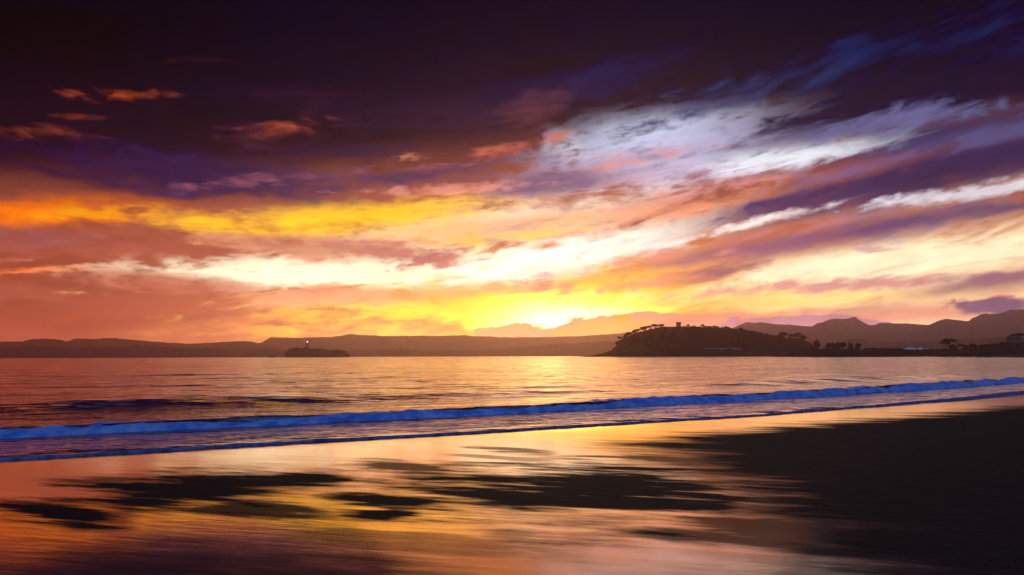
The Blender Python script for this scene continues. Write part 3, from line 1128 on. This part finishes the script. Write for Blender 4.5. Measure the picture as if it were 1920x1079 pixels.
for i in range(4):
    for sx, sy in (((-3 + 2 * i), -3.1), ((-3 + 2 * i), 3.1)):
        bm = bmesh.new()
        add_box(bm, (tx + sx, sy, 13.2), (1.1, .9, 1.2))
        bm_obj('merlon', bm, M_WALL, pr)
for i in (1, 2):
    for sx in (-3.1, 3.1):
        bm = bmesh.new()
        add_box(bm, (tx + sx, -3 + 2 * i, 13.2), (.9, 1.1, 1.2))
        bm_obj('merlon', bm, M_WALL, pr)
bm = bmesh.new()
add_tube(bm, [(tx + 2.4, 0, 13.0), (tx + 2.4, 0, 18.5)], [.16, .08], 6)
bm_obj('flagpole', bm, M_IRON, tw)

# pale walls on the shore of the headland
M_PALE = mat('pale_render', (.22, .19, .20), .8, .2, .15, .2)


def low_wall(px0, px1, py, dist, h, label):
    a, b = at(px0, py, dist), at(px1, py, dist)
    w = thing('sea_wall', ((a.x + b.x) / 2, dist, a.z), label, 'wall')
    bm = bmesh.new()
    add_box(bm, (0, 0, -3), (b.x - a.x, 1.2, 3 + h))
    bm_obj('wall', bm, M_PALE, w)
    bm = bmesh.new()
    add_box(bm, (0, 0, h + .003), (b.x - a.x + .3, 1.6, .25))
    bm_obj('coping', bm, M_PALE, w)


low_wall(1319, 1388, 654.2, HD - 88, 1.0, 'long pale promenade wall at the foot of the wooded headland')
low_wall(1424, 1450, 659.5, HD - 88, .6, 'short pale wall near the water at the landward end of the headland')

# ------------------------------------------------------------------ near shore on the right
SD = 620
SHORE = [(1470, 669.5), (1500, 660), (1520, 655), (1560, 656), (1600, 657), (1640, 657), (1690, 657.5), (1740, 658), (1780, 657), (1830, 656), (1870, 652), (1900, 645),
         (1940, 640), (2000, 634), (2100, 630), (2300, 632)]
shore = tag(lump_land('shore_bank', SHORE, SD, 70, M_LAND, .6, 5.0, .6, 2.0, 31), kind='structure')
sh_co = np.array([v.co[:] for v in shore.data.vertices]).reshape(31, -1, 3)


def shore_point(px, t):
    j = min(sh_co.shape[1] - 1, max(0, int((px - SHORE[0][0]) / 2)))
    return Vector(sh_co[int((t + 1) / 2 * 30), j])


g2 = 'trees along the low right shore'
SP = SD / FPX


def tree_px(kind, px, top, base, label, t=-.2, wide=1.0, cat='tree', group=g2):
    p = shore_point(px, t)
    full = {'pine_tree': 9.9, 'leafy_tree': 8.4, 'bush': 3.3}[kind]
    h = max(.8, (at(px, top, p.y).z - p.z))
    if kind == 'leafy_tree':         # crowns reach well down
        h, p = h * 1.3, p - Vector((0, 0, h * .3))
    return plant(kind, p, h / full, label, cat, group, wide)


tree_px('leafy_tree', 1523, 638, 655, 'small round tree standing alone where headland and low shore meet', wide=.8)
for px in (1544, 1553, 1563, 1571):
    tree_px('leafy_tree', px, 641 + rt.uniform(0, 3), 655, 'bushy tree in the clump next to the lone round tree', wide=1.0)
tree_px('leafy_tree', 1584, 643, 656, 'darker of two small round trees side by side on the low shore', wide=.8)
tree_px('leafy_tree', 1598, 643.5, 656, 'looser of two small round trees side by side on the low shore', wide=.8)
tree_px('pine_tree', 1768, 636, 657, 'broad umbrella pine towering over the low shore behind the marquees', wide=1.5)
tree_px('pine_tree', 1775, 640, 657, 'second umbrella pine beside the broad one near the marquees', wide=1.3, t=0)
tree_px('leafy_tree', 1762, 646, 657, 'leafy tree filling in under the broad umbrella pine', wide=1.2, t=-.35)
tree_px('pine_tree', 1792, 646, 657, 'lower umbrella pine leaning out of the group near the marquees', wide=1.2, t=-.1)
for i, px in enumerate(np.arange(1612, 1694, 7.5)):
    tree_px('bush', px, 653 + rt.uniform(-.8, 1.2), 657, 'low bush in the row between the round trees and the marquees', wide=1.3, cat='bush', group='bushes on the low shore')
for px in (1700.5, 1714, 1738):
    tree_px('bush', px - .5, 654.5, 658, 'rounded bush in front of the white marquees', t=-.5, wide=1.0, cat='bush', group='bushes on the low shore')
for px in np.arange(1806, 1886, 7.0):
    tree_px('leafy_tree', px, 643 + rt.uniform(0, 5), 655, 'leafy tree in the belt between the umbrella pines and the house', wide=1.2, t=rt.uniform(-.3, .1))
for px in (1884, 1890, 1915, 1921, 1928, 1940, 1955):
    tree_px('pine_tree' if px > 1910 else 'leafy_tree', px, 624 + rt.uniform(0, 3) if px > 1910 else 641, 645, 'tall tree beside the house on the low shore' if px > 1910 else 'shrubby tree below the house on the low shore', t=.1, wide=1.3)
bl2 = []
for k in range(240):
    px = rt.uniform(1510, 2000)
    p = shore_point(px, rt.uniform(-.75, .2))
    if p.z < 2.5:
        continue
    s = rt.uniform(.7, 1.6)
    bl2.append((p.x, p.y, p.z + s * .5, s * 1.4, s * 1.4, s * .8))
tag(link(bpy.data.objects.new('undergrowth', crown_mesh('undergrowth', bl2, 9000, .45, 78, M_LEAF))), 'dark undergrowth covering the low right shore', 'undergrowth', kind='stuff')

# marquees
M_CANVAS = mat('white_canvas', (.78, .76, .80), .7, .2, .05, .5)


def marquee(px, py, w, label):
    p = at(px, py, SD - 12)
    q = thing('marquee', (p.x, p.y, p.z - 4.0), label, 'marquee', 'white marquees on the low shore')
    bm = bmesh.new()
    add_box(bm, (0, 0, 3.0), (w, w, 1.6), .08)
    bm_obj('canopy', bm, M_CANVAS, q)
    bm = bmesh.new()
    for sx in (-1, 1):
        add_box(bm, (0, sx * (w / 2 - .03), 2.5), (w, .05, .5))
        add_box(bm, (sx * (w / 2 - .03), 0, 2.5), (.05, w - .12, .5))
    bm_obj('valance', bm, M_CANVAS, q)
    for sx in (-1, 1):
        for sy in (-1, 1):
            bm = bmesh.new()
            add_tube(bm, [(sx * (w / 2 - .2), sy * (w / 2 - .2), -.5), (sx * (w / 2 - .2), sy * (w / 2 - .2), 2.9)], [.07, .07], 6)
            bm_obj('pole', bm, M_IRON, q)


marquee(1706, 652.6, 9, 'white marquee between the rounded bushes on the low shore')
marquee(1726, 653.2, 9, 'white marquee next to the umbrella pines on the low shore')

# house on the right
hp = shore_point(1903, .05)
hb_ = at(1903, 639, hp.y)
hz = hb_.z - 1.0
house = thing('house', (hp.x, hp.y, hz), 'dark house with hipped roof and pale base among the trees of the low shore', 'house')
bm = bmesh.new()
add_box(bm, (0, 0, -4), (8.6, 8, 7.2))
hw = bm_obj('wall', bm, mat('house_wall', (.07, .065, .075), .8, .2, .2, .4), house)
bm = bmesh.new()
add_box(bm, (0, 0, .2), (9.2, 8.6, .9))
bm_obj('balcony', bm, M_PALE, house)
bm = bmesh.new()
add_box(bm, (0, 0, 3.2), (9.6, 9, 2.6), .45)
hr = bm_obj('roof', bm, M_ROOF, house)
bm = bmesh.new()
add_box(bm, (1.6, 0, 5.0), (.8, .8, 1.4))
bm_obj('chimney', bm, M_WALL, hr)
for i in range(3):
    bm = bmesh.new()
    add_box(bm, (-2.8 + i * 2.8, -4.0, 1.4), (1.1, .12, 1.3))
    bm_obj('window', bm, M_DARKGLASS, hw)

# rocks along the waterline
for i, (px, w, h) in enumerate(((1585, 9, .9), (1604, 6, .6), (1622, 12, 1.0), (1650, 14, .9), (1683, 10, .8), (1712, 6, .6))):
    p = at(px, 669, SD - 95)
    bm = bmesh.new()
    bmesh.ops.create_icosphere(bm, subdivisions=3, radius=1)
    for v in bm.verts:
        k = 1 + .35 * mnoise.noise(v.co * 1.7 + Vector((i * 7, 0, 0))) + .15 * mnoise.noise(v.co * 4)
        v.co = Vector((v.co.x * w / 2 * k, v.co.y * 2.2 * k, v.co.z * h * k))
    o = bm_obj('shore_rock', bm, M_ROCK, None, True)
    o.location = (p.x, p.y, .1)
    tag(o, 'low dark rock in the water line of the low right shore', 'rock', 'rocks at the water line')

# ------------------------------------------------------------------ haze
bm = bmesh.new()
add_box(bm, (0, 0, -6), (2 * HAZE_R, 2 * HAZE_R, HAZE_TOP + 6))
hm = bpy.data.materials.new('evening_haze')
hm.use_nodes = True
n_ = NT(hm.node_tree)
pv = n_.new('ShaderNodeVolumePrincipled')
pv.inputs['Color'].default_value = (1.0, .66, .70, 1)
pv.inputs['Density'].default_value = HAZE
pv.inputs['Anisotropy'].default_value = .88
n_.link(pv.outputs[0], n_.new('ShaderNodeOutputMaterial').inputs[1])
tag(bm_obj('haze', bm, hm), 'thin evening haze filling the air over the bay', 'haze', kind='stuff')
